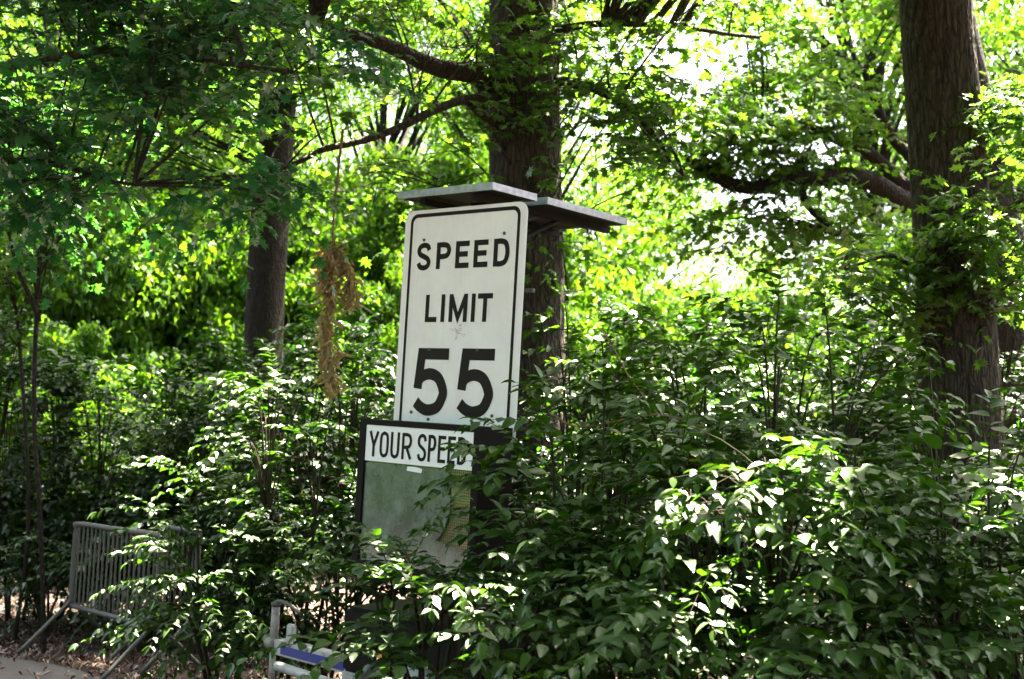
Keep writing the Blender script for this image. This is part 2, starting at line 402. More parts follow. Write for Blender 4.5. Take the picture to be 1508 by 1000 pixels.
def sign_mat():
    m, n, l = mat('sign_white')
    tc = n.new('ShaderNodeTexCoord'); b = n.new('ShaderNodeBsdfPrincipled'); b.inputs['Roughness'].default_value = 0.5; b.inputs['Specular IOR Level'].default_value = 0.3
    n1 = n.new('ShaderNodeTexNoise'); n1.inputs['Scale'].default_value = 5.0; n1.inputs['Detail'].default_value = 9; n1.inputs['Roughness'].default_value = 0.7; l.new(tc.outputs['Object'], n1.inputs['Vector'])
    mp = n.new('ShaderNodeMapping'); mp.inputs['Scale'].default_value = (34, 1, 1.3); l.new(tc.outputs['Object'], mp.inputs[0])
    n2 = n.new('ShaderNodeTexNoise'); n2.inputs['Scale'].default_value = 1.0; n2.inputs['Detail'].default_value = 5; l.new(mp.outputs[0], n2.inputs['Vector'])
    r1 = ramp(n, [(0.35, (0.86, 0.81, 0.78)), (0.80, (0.75, 0.70, 0.655))]); l.new(n1.outputs['Fac'], r1.inputs[0])
    r2 = ramp(n, [(0.45, (1, 1, 1)), (0.85, (0.95, 0.94, 0.92))]); l.new(n2.outputs['Fac'], r2.inputs[0])
    mx = n.new('ShaderNodeMixRGB'); mx.blend_type = 'MULTIPLY'; mx.inputs[0].default_value = 1; l.new(r1.outputs[0], mx.inputs[1]); l.new(r2.outputs[0], mx.inputs[2]); l.new(mx.outputs[0], b.inputs['Base Color'])
    bp = n.new('ShaderNodeBump'); bp.inputs['Strength'].default_value = 0.12; bp.inputs['Distance'].default_value = 0.02; l.new(n1.outputs['Fac'], bp.inputs['Height']); l.new(bp.outputs[0], b.inputs['Normal'])
    o = n.new('ShaderNodeOutputMaterial'); l.new(b.outputs[0], o.inputs[0]); return m
M['sign_white'] = sign_mat()
M['placard_white'] = pbr('placard_white', (0.84, 0.83, 0.81), 0.4, noise=(9, (0.74, 0.73, 0.70), 0.55, 0.85))
M['sign_black'] = pbr('sign_black', (0.010, 0.008, 0.006), 0.5, spec=.12)
M['alu'] = pbr('weathered_aluminium', (0.30, 0.31, 0.32), 0.45, 0.8, noise=(25, (0.16, 0.16, 0.16), 0.4, 0.75))
M['black_paint'] = pbr('black_paint', (0.008, 0.007, 0.005), 0.6, noise=(7, (0.018, 0.014, 0.010), 0.5, 0.8), spec=.08)
M['panel_back'] = pbr('solar_back', (0.022, 0.017, 0.013), 0.6, noise=(6, (0.04, 0.03, 0.022), 0.45, 0.75), spec=.25)
M['cells'] = pbr('solar_cells', (0.012, 0.016, 0.05), 0.12)
M['zinc'] = pbr('galvanised', (0.075, 0.078, 0.072), 0.6, 0.3, noise=(22, (0.09, 0.08, 0.06), 0.46, 0.70), bump=0.15)
M['rusty_zinc'] = pbr('rusty_galvanised', (0.27, 0.255, 0.235), 0.6, 0.3, noise=(26, (0.22, 0.12, 0.07), 0.5, 0.68), bump=0.2)
M['white_paint'] = pbr('white_paint', (0.42, 0.415, 0.41), 0.5, noise=(16, (0.20, 0.165, 0.13), 0.48, 0.72), bump=.15)
M['blue_paint'] = pbr('blue_paint', (0.018, 0.028, 0.20), 0.4, noise=(15, (0.05, 0.06, 0.18), 0.5, 0.8))
M['rubber'] = pbr('tyre_rubber', (0.02, 0.02, 0.02), 0.85)
M['orange'] = pbr('orange_print', (0.75, 0.24, 0.03), 0.45)

def rrect(w, h, r, seg=6):
    pts = []
    for cx, cz, a0 in ((w - r, h - r, 0), (-w + r, h - r, 90), (-w + r, -h + r, 180), (w - r, -h + r, 270)):
        for k in range(seg + 1):
            a = math.radians(a0 + 90 * k / seg); pts.append((cx + r * math.cos(a), cz + r * math.sin(a)))
    return pts

def slab(name, pts, y0, y1, cz=0.0, cx=0.0):
    bm = bmesh.new(); f = [bm.verts.new((cx + x, y0, cz + z)) for x, z in pts]; b = [bm.verts.new((cx + x, y1, cz + z)) for x, z in pts]
    bm.faces.new(f); bm.faces.new(b[::-1]); n = len(pts)
    for i in range(n): bm.faces.new((f[i], b[i], b[(i + 1) % n], f[(i + 1) % n]))
    bmesh.ops.recalc_face_normals(bm, faces=bm.faces[:]); return bm_mesh(name, bm)

def ring(name, po, pi_, y, cz):
    n = len(po); V = [(x, y, cz + z) for x, z in po] + [(x, y, cz + z) for x, z in pi_]
    T = []
    for i in range(n):
        j = (i + 1) % n; T += [(i, j, n + j), (i, n + j, n + i)]
    return tri_mesh(name, np.array(V), np.array(T), smooth=False)

sw, sh = 0.457, 0.6093
sp = put('sign_panel', slab('sign_panel', rrect(sw, sh + 0.04, 0.062), 0.0, 0.004, ZC - 0.04), M['sign_white'], tr)
sp['label'] = 'white SPEED LIMIT 55 sign panel with black border'
put('border_line', ring('border_line', rrect(0.411, 0.628, 0.050), rrect(0.391, 0.607, 0.036), -0.0015, ZC - 0.04), M['sign_black'], sp)

def stroke_chars(ch):
    S = lambda p: smooth_path(p, 7)
    bowl = lambda x0, x1, z0, z1: S([(x0, z1), ((x0 + x1) / 2, z1), (x0 + (x1 - x0) * .86, z1 - (z1 - z0) * .12), (x1, (z0 + z1) / 2), (x0 + (x1 - x0) * .86, z0 + (z1 - z0) * .12), ((x0 + x1) / 2, z0), (x0, z0)])
    d = {
        'S': [S([(1, .77), (.86, .94), (.5, 1), (.14, .93), (0, .76), (.14, .60), (.5, .5), (.86, .39), (1, .23), (.86, .06), (.5, 0), (.14, .06), (0, .22)])],
        'P': [[(0, 0), (0, 1)], bowl(0, 1, .46, 1)],
        'E': [[(1, 1), (0, 1), (0, 0), (1, 0)], [(0, .52), (.86, .52)]],
        'D': [[(0, 0), (0, 1)], bowl(0, 1, 0, 1)],
        'L': [[(0, 1), (0, 0), (1, 0)]], 'I': [[(.5, 0), (.5, 1)]],
        'M': [[(0, 0), (0, 1)], [(0.03, 1), (.5, .06), (.97, 1)], [(1, 1), (1, 0)]],
        'T': [[(0, 1), (1, 1)], [(.5, 1), (.5, 0)]],
        'Y': [[(0, 1), (.5, .42)], [(1, 1), (.5, .42)], [(.5, .46), (.5, 0)]],
        'O': [S([(.5, 1), (.12, .92), (0, .7), (0, .3), (.12, .08), (.5, 0), (.88, .08), (1, .3), (1, .7), (.88, .92), (.5, 1)])],
        'U': [np.vstack([[(0, 1), (0, .6)], S([(0, .3), (.12, .08), (.5, 0), (.88, .08), (1, .3)]), [(1, .6), (1, 1)]])],
        'R': [[(0, 0), (0, 1)], bowl(0, 1, .46, 1), [(.48, .46), (1, 0)]],
        '5': [[(.97, 1), (.13, 1), (.05, .47)], S([(.05, .50), (.2, .595), (.48, .64), (.78, .57), (.97, .36), (.95, .22), (.78, .05), (.45, -.01), (.18, .04), (-.01, .13)])],
    }
    return d[ch]

def glyph(buf, ch, x0, x1, z0, z1, t, y, flat_ends=True):
    cw, chh = x1 - x0 - t, z1 - z0 - t
    for s_i, line in enumerate(stroke_chars(ch)):
        p = np.array([(x0 + t / 2 + a * cw, z0 + t / 2 + b * chh) for a, b in line], float)
        closed = np.allclose(p[0], p[-1]) and len(p) > 3
        ext = ch not in 'S5' or s_i == 0 and ch == '5'
        if not closed and ext:                       # run the ends out to the full letter height or width
            for e, q in ((0, 1), (-1, -2)):
                v = p[e] - p[q]; v /= np.linalg.norm(v); p[e] = p[e] + v * t * (0.5 if ch not in 'YMR' or abs(v[0]) < .05 else 0.35)
        k = len(p); nrm = np.zeros_like(p)
        for i in range(k):
            a = p[i] - p[i - 1] if (i > 0 or closed) else p[1] - p[0]
            if closed and i == 0: a = p[0] - p[-2]
            b = p[i + 1] - p[i] if i < k - 1 else (p[1] - p[0] if closed else a)
            a = a / (np.linalg.norm(a) + 1e-9); b = b / (np.linalg.norm(b) + 1e-9)
            n1 = np.array([-a[1], a[0]]); n2 = np.array([-b[1], b[0]]); m = n1 + n2; m /= np.linalg.norm(m) + 1e-9
            nrm[i] = m / max(0.45, float(m @ n1))
        Lp, Rp = p + nrm * t / 2, p - nrm * t / 2
        yy = y - 0.0004 * s_i
        V = [(q[0], yy, q[1]) for q in Lp] + [(q[0], yy, q[1]) for q in Rp]
        T = []
        for i in range(k - 1): T += [(i, i + 1, k + i + 1), (i, k + i + 1, k + i)]
        buf.add(V, T)

def word(nm, items, parent, y, dz=0.0):
    for ch, x0, x1, z0, z1, t in items:
        b = Buf(); glyph(b, ch, x0, x1, z0 + dz, z1 + dz, t, y)
        put('letter' if ch != '5' else 'numeral', b.mesh(nm, smooth=False), M['sign_black'], parent)
z0, z1 = 0.266, 0.417
word('letter', [('S', -.346, -.236, z0 - .004, z1 + .004, .030), ('P', -.192, -.082, z0, z1, .030), ('E', -.046, .056, z0, z1, .030), ('E', .090, .194, z0, z1, .030), ('D', .234, .348, z0, z1, .030)], sp, -0.0015, ZC)
z0, z1 = -.032, .123
word('letter', [('L', -.254, -.164, z0, z1, .029), ('I', -.137, -.100, z0, z1, .029), ('M', -.072, .066, z0, z1, .029), ('I', .090, .128, z0, z1, .029), ('T', .140, .248, z0, z1, .029)], sp, -0.0015, ZC)
word('numeral', [('5', -.318, -.044, -.553, -.178, .064), ('5', .018, .292, -.551, -.177, .064)], sp, -0.0015, ZC)
for bx, bz in ((-.297, .437), (.304, .444), (-.316, -.54), (.290, -.535), (-.20, -.185), (.16, -.185), (-.18, -.575), (.15, -.575)):
    b = Buf(); b.tube([(bx, 0.0, ZC + bz), (bx, -0.006, ZC + bz)], 0.009, 8); put('bolt', b.mesh('bolt'), M['zinc'], sp)
# two faint scrubbed smears of old tape on the face, pinkish
M['smear'] = pbr('old_tape_residue', (0.60, 0.50, 0.47), 0.6)
b = Buf()
for k in range(26):
    cx, cz = RG.normal(0.01, 0.035), RG.normal(-0.085, 0.022); hx, hz = RG.uniform(.003, .012), RG.uniform(.002, .007)
    b.add([(cx - hx, -.0012 - k * 1e-5, ZC + cz - hz), (cx + hx, -.0012 - k * 1e-5, ZC + cz - hz * .4), (cx + hx * .6, -.0012 - k * 1e-5, ZC + cz + hz), (cx - hx * .8, -.0012 - k * 1e-5, ZC + cz + hz * .5)], [(0, 1, 2), (0, 2, 3)])
put('tape_residue', b.mesh('tape_residue', False), M['smear'], sp)['kind'] = 'stuff'

# display housing below the sign: black box open to the front with placard and display window
hx, hy0, hy1, hz0, hz1 = 0.448, -0.262, -0.012, 1.02, 1.838
bm = bmesh.new()
def bx(bm, x0, x1, y0, y1, z0, z1):
    r = bmesh.ops.create_cube(bm, size=1.0)
    for v in r['verts']: v.co = ((x0 + x1) / 2 + v.co.x * (x1 - x0), (y0 + y1) / 2 + v.co.y * (y1 - y0), (z0 + z1) / 2 + v.co.z * (z1 - z0))
bx(bm, -hx, hx, -0.225, hy1, hz0, hz1)
bx(bm, -hx - .001, -0.402, hy0, -0.2255, hz0 + .001, hz1 + .001); bx(bm, 0.402, hx + .001, hy0, -0.2255, hz0 + .001, hz1 + .001)
bx(bm, -0.4015, 0.4015, hy0 + .001, -0.2255, 1.809, hz1); bx(bm, -0.4015, 0.4015, hy0 + .001, -0.2255, hz0, hz0 + 0.05)
put('display_housing', bm_mesh('display_housing', bm), M['black_paint'], tr)
pl = put('your_speed_placard', slab('your_speed_placard', rrect(0.3995, 0.0975, 0.004, 2), -0.2565, -0.249, ZC - 0.7205), M['placard_white'], tr)
pl['label'] = 'white placard reading YOUR SPEED'
z0, z1, t = -.794, -.652, .0185
word('letter', [('Y', -.372, -.296, z0, z1, t), ('O', -.287, -.217, z0, z1, t), ('U', -.203, -.134, z0, z1, t), ('R', -.116, -.040, z0, z1, t),
                ('S', .001, .069, z0 - .002, z1 + .002, t), ('P', .080, .139, z0, z1, t), ('E', .152, .208, z0, z1, t), ('E', .222, .277, z0, z1, t), ('D', .292, .355, z0, z1, t)], pl, -0.258, ZC)
def led_mat():
    m, n, l = mat('led_matrix')
    tc = n.new('ShaderNodeTexCoord'); mp = n.new('ShaderNodeMapping'); mp.inputs['Scale'].default_value = (1, 0.0, 1); l.new(tc.outputs['Object'], mp.inputs[0])
    v = n.new('ShaderNodeTexVoronoi'); v.inputs['Scale'].default_value = 70; v.inputs['Randomness'].default_value = 0.0; l.new(mp.outputs[0], v.inputs['Vector'])
    r = ramp(n, [(0.22, (0.20, 0.17, 0.035)), (0.36, (0.045, 0.042, 0.012))]); l.new(v.outputs['Distance'], r.inputs[0])
    b = n.new('ShaderNodeBsdfPrincipled'); b.inputs['Roughness'].default_value = 0.5; l.new(r.outputs[0], b.inputs['Base Color'])
    o = n.new('ShaderNodeOutputMaterial'); l.new(b.outputs[0], o.inputs[0]); return m
def pane_mat():
    m, n, l = mat('scratched_plastic_pane')
    tc = n.new('ShaderNodeTexCoord'); mp = n.new('ShaderNodeMapping'); mp.inputs['Scale'].default_value = (2, 2, 1.7); l.new(tc.outputs['Object'], mp.inputs[0])
    nz = n.new('ShaderNodeTexNoise'); nz.inputs['Scale'].default_value = 4.5; nz.inputs['Detail'].default_value = 10; nz.inputs['Roughness'].default_value = 0.7; l.new(mp.outputs[0], nz.inputs['Vector'])
    tr_ = n.new('ShaderNodeBsdfTransparent'); tr_.inputs[0].default_value = (0.85, 0.9, 0.85, 1)
    df = n.new('ShaderNodeBsdfDiffuse'); r = ramp(n, [(0.3, (0.06, 0.08, 0.058)), (0.7, (0.19, 0.225, 0.205))]); l.new(nz.outputs['Fac'], r.inputs[0]); l.new(r.outputs[0], df.inputs[0])
    f = ramp(n, [(0.3, (0.6,) * 3), (0.65, (0.92,) * 3)]); l.new(nz.outputs['Fac'], f.inputs[0])
    m1 = n.new('ShaderNodeMixShader'); l.new(f.outputs[0], m1.inputs[0]); l.new(tr_.outputs[0], m1.inputs[1]); l.new(df.outputs[0], m1.inputs[2])
    gl = n.new('ShaderNodeBsdfGlossy'); gl.inputs['Roughness'].default_value = 0.13
    m2 = n.new('ShaderNodeMixShader'); m2.inputs[0].default_value = 0.07; l.new(m1.outputs[0], m2.inputs[1]); l.new(gl.outputs[0], m2.inputs[2])
    o = n.new('ShaderNodeOutputMaterial'); l.new(m2.outputs[0], o.inputs[0]); return m
M['led'] = led_mat(); M['pane'] = pane_mat()
M['clear'], n_, l_ = mat('clear_cover')
a_ = n_.new('ShaderNodeBsdfTransparent'); b_ = n_.new('ShaderNodeBsdfGlossy'); b_.inputs['Roughness'].default_value = 0.06
c_ = n_.new('ShaderNodeMixShader'); c_.inputs[0].default_value = 0.04; o_ = n_.new('ShaderNodeOutputMaterial')
l_.new(a_.outputs[0], c_.inputs[1]); l_.new(b_.outputs[0], c_.inputs[2]); l_.new(c_.outputs[0], o_.inputs[0])
dw = put('display_window', box_mesh('display_window', -0.4005, 0.4005, -0.246, -0.242, 1.0705, 1.8085), M['clear'], tr)
put('led_board', box_mesh('led_board', -0.400, 0.400, -0.234, -0.227, 1.071, 1.808), M['led'], dw)
pp = [(-0.398, 0.0), (-0.398, 0.53), (0.20, 0.53)]
for k in range(9):
    a = k / 8 * PI / 2; pp.append((0.20 + 0.052 * math.sin(a), 0.44 + 0.09 * math.cos(a)))
pp += [(0.252, 0.30), (0.20, 0.19), (0.165, 0.16), (0.398, 0.13), (0.398, 0.0)]
fs = put('clouded_sheet', slab('clouded_sheet', pp, -0.2485, -0.2465, 1.072), M['pane'], dw)
put('paper_scrap', slab('paper_scrap', [(-.055, -.010), (.055, -.016), (.060, .006), (.01, .014), (-.05, .012)], -0.2515, -0.2500, ZC - 0.842, -0.02), M['placard_white'], dw)

# mast, clamps, solar panels
b = Buf(); b.tube([(0.05, 0.06, 0.55), (0.05, 0.06, 3.06)], 0.045, 12); put('mast', b.mesh('mast'), M['black_paint'], tr)
for cz in (1.95, 2.85):
    put('mast_bracket', box_mesh('mast_bracket', -0.25, 0.35, 0.0045, 0.115, cz, cz + 0.05, 0.004), M['zinc'], tr)
pz = ZC + 0.673
def solar(y0, y1):
    s = put('solar_panel', box_mesh('solar_panel', -0.43, 0.26, y0 + .014, y1 - .014, pz + 0.005, pz + 0.028), M['panel_back'], tr)
    bm = bmesh.new()
    bx(bm, -0.445, 0.275, y0, y0 + .0135, pz - .004, pz + .037); bx(bm, -0.445, 0.275, y1 - .0135, y1, pz - .004, pz + .037)
    bx(bm, -0.445, -0.4305, y0 + .0137, y1 - .0137, pz - .003, pz + .036); bx(bm, 0.2605, 0.275, y0 + .0137, y1 - .0137, pz - .003, pz + .036)
    put('panel_frame', bm_mesh('panel_frame', bm), M['alu'], s)
    put('cell_face', box_mesh('cell_face', -0.429, 0.259, y0 + .016, y1 - .016, pz + .0285, pz + .031), M['cells'], s)
solar(-0.085, 0.29); solar(0.385, 1.17)
for x_ in (-0.30, 0.10): put('panel_rail', box_mesh('panel_rail', x_, x_ + .04, -0.05, 1.18, pz - .045, pz - .005), M['black_paint'], tr)
b = Buf(); b.tube([(0.07, 0.06, 2.75), (0.08, 0.75, 3.08)], 0.016, 8); put('panel_strut', b.mesh('panel_strut'), M['black_paint'], tr)
b = Buf(); b.tube(smooth_path([(0.11, .09, 1.85), (0.16, .12, 2.05), (0.13, .16, 2.3), (0.16, .2, 2.6), (0.12, .3, 2.95), (0.1, .5, 3.05)]), 0.008, 6); put('cable', b.mesh('cable'), M['rubber'], tr)
# clamps on the mast's back showing beyond the sign's edge
for cz in (2.56,):
    put('clamp_bracket', box_mesh('clamp_bracket', 0.20, 0.47, 0.06, 0.085, cz, cz + 0.022, .003), M['zinc'], tr)

# chassis
put('battery_cabinet', box_mesh('battery_cabinet', -0.42, 0.62, -0.32, 0.62, 0.47, 0.82, 0.02), M['black_paint'], tr)
put('chassis_frame', box_mesh('chassis_frame', -0.50, 0.72, -0.24, 0.58, 0.36, 0.45, 0.01), M['white_paint'], tr)
b = Buf(); b.tube([(0.05, 0.06, 0.815), (0.05, 0.06, 1.05)], 0.07, 12); put('mast_socket', b.mesh('mast_socket'), M['black_paint'], tr)
for y_ in (-0.36, 0.72):
    b = Buf(); th = np.linspace(0, 2 * PI, 33)
    prof = [(0.20, -.075), (0.265, -.08), (0.285, -.05), (0.288, 0), (0.285, .05), (0.265, .08), (0.20, .075)]
    V = [(0.12 + r * math.cos(a), y_ + o, 0.285 + r * math.sin(a)) for a in th[:-1] for r, o in prof]; T = []
    for i in range(32):
        for k in range(6):
            a_, c_ = i * 7 + k, ((i + 1) % 32) * 7 + k; T += [(a_, a_ + 1, c_ + 1), (a_, c_ + 1, c_)]
    b.add(V, T); ty = put('wheel', b.mesh('wheel'), M['rubber'], tr)
    b = Buf(); b.tube([(0.12, y_ - .06, .285), (0.12, y_ + .06, .285)], 0.205, 20); put('rim', b.mesh('rim'), M['white_paint'], ty)
    # mudguard arch
    V = []; T = []
    for i in range(17):
        a = math.radians(10 + 160 * i / 16)
        for o, r in ((-.11, .33), (.11, .33), (.11, .336), (-.11, .336)): V.append((0.12 + r * math.cos(a), y_ + o, 0.285 + r * math.sin(a)))
        if i:
            for k in range(4):
                p, q = (i - 1) * 4 + k, (i - 1) * 4 + (k + 1) % 4; T += [(p, q, q + 4), (p, q + 4, p + 4)]
    put('mudguard', tri_mesh('mudguard', np.array(V), np.array(T)), M['white_paint'], tr)
# towing beam, white channel with blue side, towards the jack
tb = put('towing_beam', box_mesh('towing_beam', -1.33, -0.5005, -0.045, 0.045, 0.372, 0.462, 0.006), M['white_paint'], tr)
put('blue_stripe', box_mesh('blue_stripe', -1.26, -0.51, -0.0475, -0.0452, 0.386, 0.438), M['blue_paint'], tb)
for bx_ in (-1.18, -1.02, -0.8):
    b = Buf(); b.tube([(bx_, -0.0453, 0.45), (bx_, -0.054, 0.45)], 0.009, 6); put('beam_bolt', b.mesh('beam_bolt'), M['rusty_zinc'], tr)
b = Buf(); b.tube([(-1.22, -0.10, 0.33), (-0.5, -0.16, 0.33)], 0.028, 10); put('brace_tube', b.mesh('brace_tube'), M['white_paint'], tr)
put('upright_plate', box_mesh('upright_plate', -1.255, -1.195, -0.02, 0.02, 0.463, 0.565, 0.008), M['white_paint'], tr)
b = Buf(); b.tube([(-1.372, -0.01, 0.06), (-1.372, -0.01, 0.40)], 0.020, 12); b.tube([(-1.372, -0.01, 0.38), (-1.372, -0.01, 0.655)], 0.026, 12)
b.tube([(-1.372, -0.01, 0.02), (-1.372, -0.01, 0.06)], [0.07, 0.05], 12)
jk = put('jack', b.mesh('jack'), M['rusty_zinc'], tr)
b = Buf(); b.tube([(-1.372, -0.01, 0.655), (-1.372, -0.01, 0.675)], 0.032, 12); b.tube(smooth_path([(-1.372, -.01, .68), (-1.31, -.012, .688), (-1.22, -.016, .675), (-1.13, -.02, .642)]), [0.012] * 31, 8)
put('crank_handle', b.mesh('crank_handle'), M['zinc'], jk)
b = Buf(); b.tube([(-1.34, -.03, .43), (-1.40, -.03, .43)], 0.034, 10); put('coupling_collar', b.mesh('coupling_collar'), M['rusty_zinc'], tr)
np_ = put('number_plate', box_mesh('number_plate', -0.10, 0.16, -0.362, -0.358, 0.50, 0.63), M['placard_white'], tr)
put('orange_band', box_mesh('orange_band', -0.098, 0.158, -0.3645, -0.3625, 0.60, 0.628), M['orange'], np_)

# ------------------------------------------------------------------ crowd barriers
def barrier(label, L, R, legs=True, leg_dir=(-0.31, -0.27)):
    L = np.array([L[0], L[1], 0.0]); R = np.array([R[0], R[1], 0.0])
    root = thing('crowd_barrier', label, 'barrier', tuple(L), 'steel crowd barriers on the bare earth')
    u = R - L; zt, zb = 1.05, 0.37; ld = np.array([leg_dir[0], leg_dir[1], 0])
    up = np.array([0.035, 0.02, 0])                                   # whole barrier leans a touch
    at = lambda t, z: u * t + np.array([0, 0, z]) + up * z
    b = Buf(); b.tube(smooth_path([at(0, zb - .02), at(0, .75), at(0.004, zt - .05), at(0.03, zt), at(.5, zt), at(.97, zt), at(.996, zt - .05), at(1, .75), at(1, zb - .02)], 6), 0.021, 10)
    put('frame_tube', b.mesh('frame_tube'), M['zinc'], root)
    b = Buf(); b.tube([at(0, zb), at(1, zb)], 0.019, 10); put('bottom_rail', b.mesh('bottom_rail'), M['zinc'], root)
    nb = max(5, round(float(np.linalg.norm(u)) / 0.085))
    for k in range(1, nb):
        b = Buf(); b.tube([at(k / nb, zb), at(k / nb, zt)], 0.0085, 6, caps=False); put('bar', b.mesh('bar'), M['zinc'], root)
    for t in (0, 1):
        for s in (1, -1):
            p = at(t, zb); b = Buf(); b.tube(smooth_path([p + [0, 0, .05], p + ld * .18 * s - [0, 0, .03], at(t, 0) + ld * s + [0, 0, .02]], 5), 0.018, 8)
            put('foot', b.mesh('foot'), M['zinc'], root)
barrier('grey steel crowd barrier with vertical bars standing alone in front', (-3.72, 10.4), (-2.66, 9.2))
barrier('grey steel crowd barrier standing behind another, half buried in leaves', (-2.86, 9.98), (-2.46, 9.54))

# ------------------------------------------------------------------ trees
def trunk_mesh(path, rad, seg=40, step=0.09, ridge=0.012, nr=26, flare=True):
    path = np.asarray(path, float)
    tot = np.linalg.norm(np.diff(path, axis=0), axis=1).sum(); n = int(tot / step / max(1, len(path) - 1)) + 2
    pts = smooth_path(np.column_stack([path, rad]), n)
    r = pts[:, 3]; c = pts[:, :3]; th = np.arange(seg) * 2 * PI / seg
    z = c[:, 2]
    ph = RG.random(8) * 6
    wob = 0.045 * np.sin(2 * th[None] + ph[0] + z[:, None] * 0.5) + 0.03 * np.sin(3 * th[None] + ph[1] - z[:, None] * 0.8) + 0.02 * np.sin(5 * th[None] + ph[2] + z[:, None] * 1.3)
    rid = np.abs(np.sin(nr / 2 * th[None] + 1.4 * np.sin(z[:, None] * 2.3 + ph[3]) + 0.8 * np.sin(th[None] * 3 + z[:, None] * 4.1))) ** 0.6
    rr = r[:, None] * (1 + wob) + ridge * (rid - 0.6)
    if flare and seg > 20: rr = rr * (1 + 0.55 * np.exp(-np.clip(z - z[0], 0, None) / 0.35))[:, None]
    V = np.stack([c[:, None, 0] + rr * np.cos(th), c[:, None, 1] + rr * np.sin(th), np.repeat(z[:, None], seg, 1)], -1).reshape(-1, 3)
    k = len(c); i = np.arange(k - 1)[:, None] * seg; j = np.arange(seg)[None]; jn = (j + 1) % seg
    T = np.concatenate([np.stack([i + j, i + jn, i + seg + jn], -1).reshape(-1, 3), np.stack([i + j, i + seg + jn, i + seg + j], -1).reshape(-1, 3)])
    return tri_mesh('trunk', V, T)

def limb_path(pts, n=8): return smooth_path(pts, n)

def spray_branches(lv, wood, origin_fn, c, rad, n_br, n_sp, leaf, per=(0.35, 0.7), flat=0.35, pairs=False, lo=0.3, droop=0.3, fans=3, clear=False):
    """branches from the trunk into an ellipsoid, leafy sprays in flat layers along their outer part"""
    c = np.asarray(c, float); rad = np.asarray(rad, float)
    ends = in_ellipsoid(n_br, lo) * rad + c
    for e in ends:
        o = origin_fn(e); t = np.linspace(0, 1, 8)[:, None]
        mid = (o + e) / 2 + np.array([0, 0, 0.12 * np.linalg.norm(e - o)]) + RG.normal(0, 0.08, 3) * np.linalg.norm(e - o)
        pth = (1 - t) ** 2 * o + 2 * t * (1 - t) * mid + t ** 2 * e
        ln = np.linalg.norm(e - o)
        if clear:
            t2 = np.linspace(0, 1, 48)[:, None]
            fine = (1 - t2) ** 2 * o + 2 * t2 * (1 - t2) * mid + t2 ** 2 * e
            h_ = gap_hit(fine, 1.4, 0.8); stop = int(np.argmax(h_)) if h_.any() else 48
            if stop > 8: wood.tube(fine[:stop:4], np.linspace(0.010 + 0.006 * ln, 0.008, 48)[:stop:4], 5, caps=False)
        else: wood.tube(pth, np.linspace(0.006 + 0.005 * ln, 0.004, 8), 5, caps=False)
        d = pth[-1] - pth[-3]; d /= np.linalg.norm(d) + 1e-9
        for s in range(n_sp):
            u = 1 - RG.random() ** 1.4 * min(0.75, 1.6 / (ln + 0.4)); q = pth[int(round(u * 7))] + RG.normal(0, 0.10, 3)
            for f in range(fans):
                dd = d * 0.6 + RG.normal(0, 0.75, 3) * np.array([1, 1, flat]); dd /= np.linalg.norm(dd) + 1e-9
                shoot(lv, None if clear else wood, q, dd, RG.uniform(*per), leaf, pairs=pairs, droop=droop, r=0.004, tilt=0.42)

def tree(name, label, path, rad, bark='bark', limbs=(), masses=(), leaf=0.12, kind='lobed', mtl='leaf_oak', high=None, singles=0, seg=40, ridge=0.012, nr=26, cat='tree', group=None):
    path = np.asarray(path, float); b = path[0].copy()
    root = thing(name, label, cat, tuple(b), group)
    put('trunk', trunk_mesh(path - b, rad, seg, ridge=ridge, nr=nr), M[bark], root)
    lims = []
    for pts, r0, r1 in limbs:
        pth = limb_path(pts); bf = Buf(); w = np.linspace(r0, r1, len(pth)) * (1 + 0.03 * np.sin(np.arange(len(pth)) * 0.55))
        pth = pth + 0.02 * np.sin(np.arange(len(pth))[:, None] * 0.45 + RG.random(3) * 6); bf.tube(pth - b, w, 10); put('limb', bf.mesh('limb'), M[bark], root); lims.append(pth)
    nodes = np.concatenate([smooth_path(path, 20)] + lims)
    def origin(e):
        d = np.linalg.norm(nodes - e, axis=1) + np.abs(np.minimum(0, e[2] - 0.6 - nodes[:, 2])) * 2
        return nodes[int(np.argmin(d))]
    lv = Leaves(); wd_ = Buf()
    for m in masses:
        spray_branches(lv, wd_, origin, *m[:4], leaf=leaf, **(m[4] if len(m) > 4 else {}))
    if masses:
        for q in wd_.V: q -= b
        put('twig_wood', wd_.mesh('twig_wood'), M[bark], root)['kind'] = 'stuff'
        for q in lv.L: q -= b
        sun_gaps(lv, b); lv.done(); PLANTS.append(dict(root=root, lv=lv, base=b, kind=kind, mtl=mtl, singles=singles, part='crown'))
    if high:                                   # upper crown mostly above the frame, added to shade the scene below, simple leaves
        hl = Leaves(); hw = Buf()
        for c, r, nb, ns in high:
            top = lambda e: nodes[int(np.argmin(np.linalg.norm(nodes - (e * 0.35 + np.array([b[0], b[1], e[2] - 1.5]) * 0.65), axis=1)))]
            spray_branches(hl, hw, top, c, r, nb, ns, leaf=leaf * 1.6, per=(0.55, 1.05), fans=4, clear=True)
        for q in hw.V: q -= b
        for q in hl.L: q -= b
        sun_gaps(hl, b)
        put('shade_crown_branch', hw.mesh('shade_crown_branch'), M[bark], root)['kind'] = 'stuff'
        put('shade_crown', hl.done().mesh('shade_crown', 'diamond'), M[mtl], root)['kind'] = 'stuff'
    return root

def gp(px, d): q = P(px, 640, d); return np.array([q[0], d, float(height(q[0], d)) - 0.05])

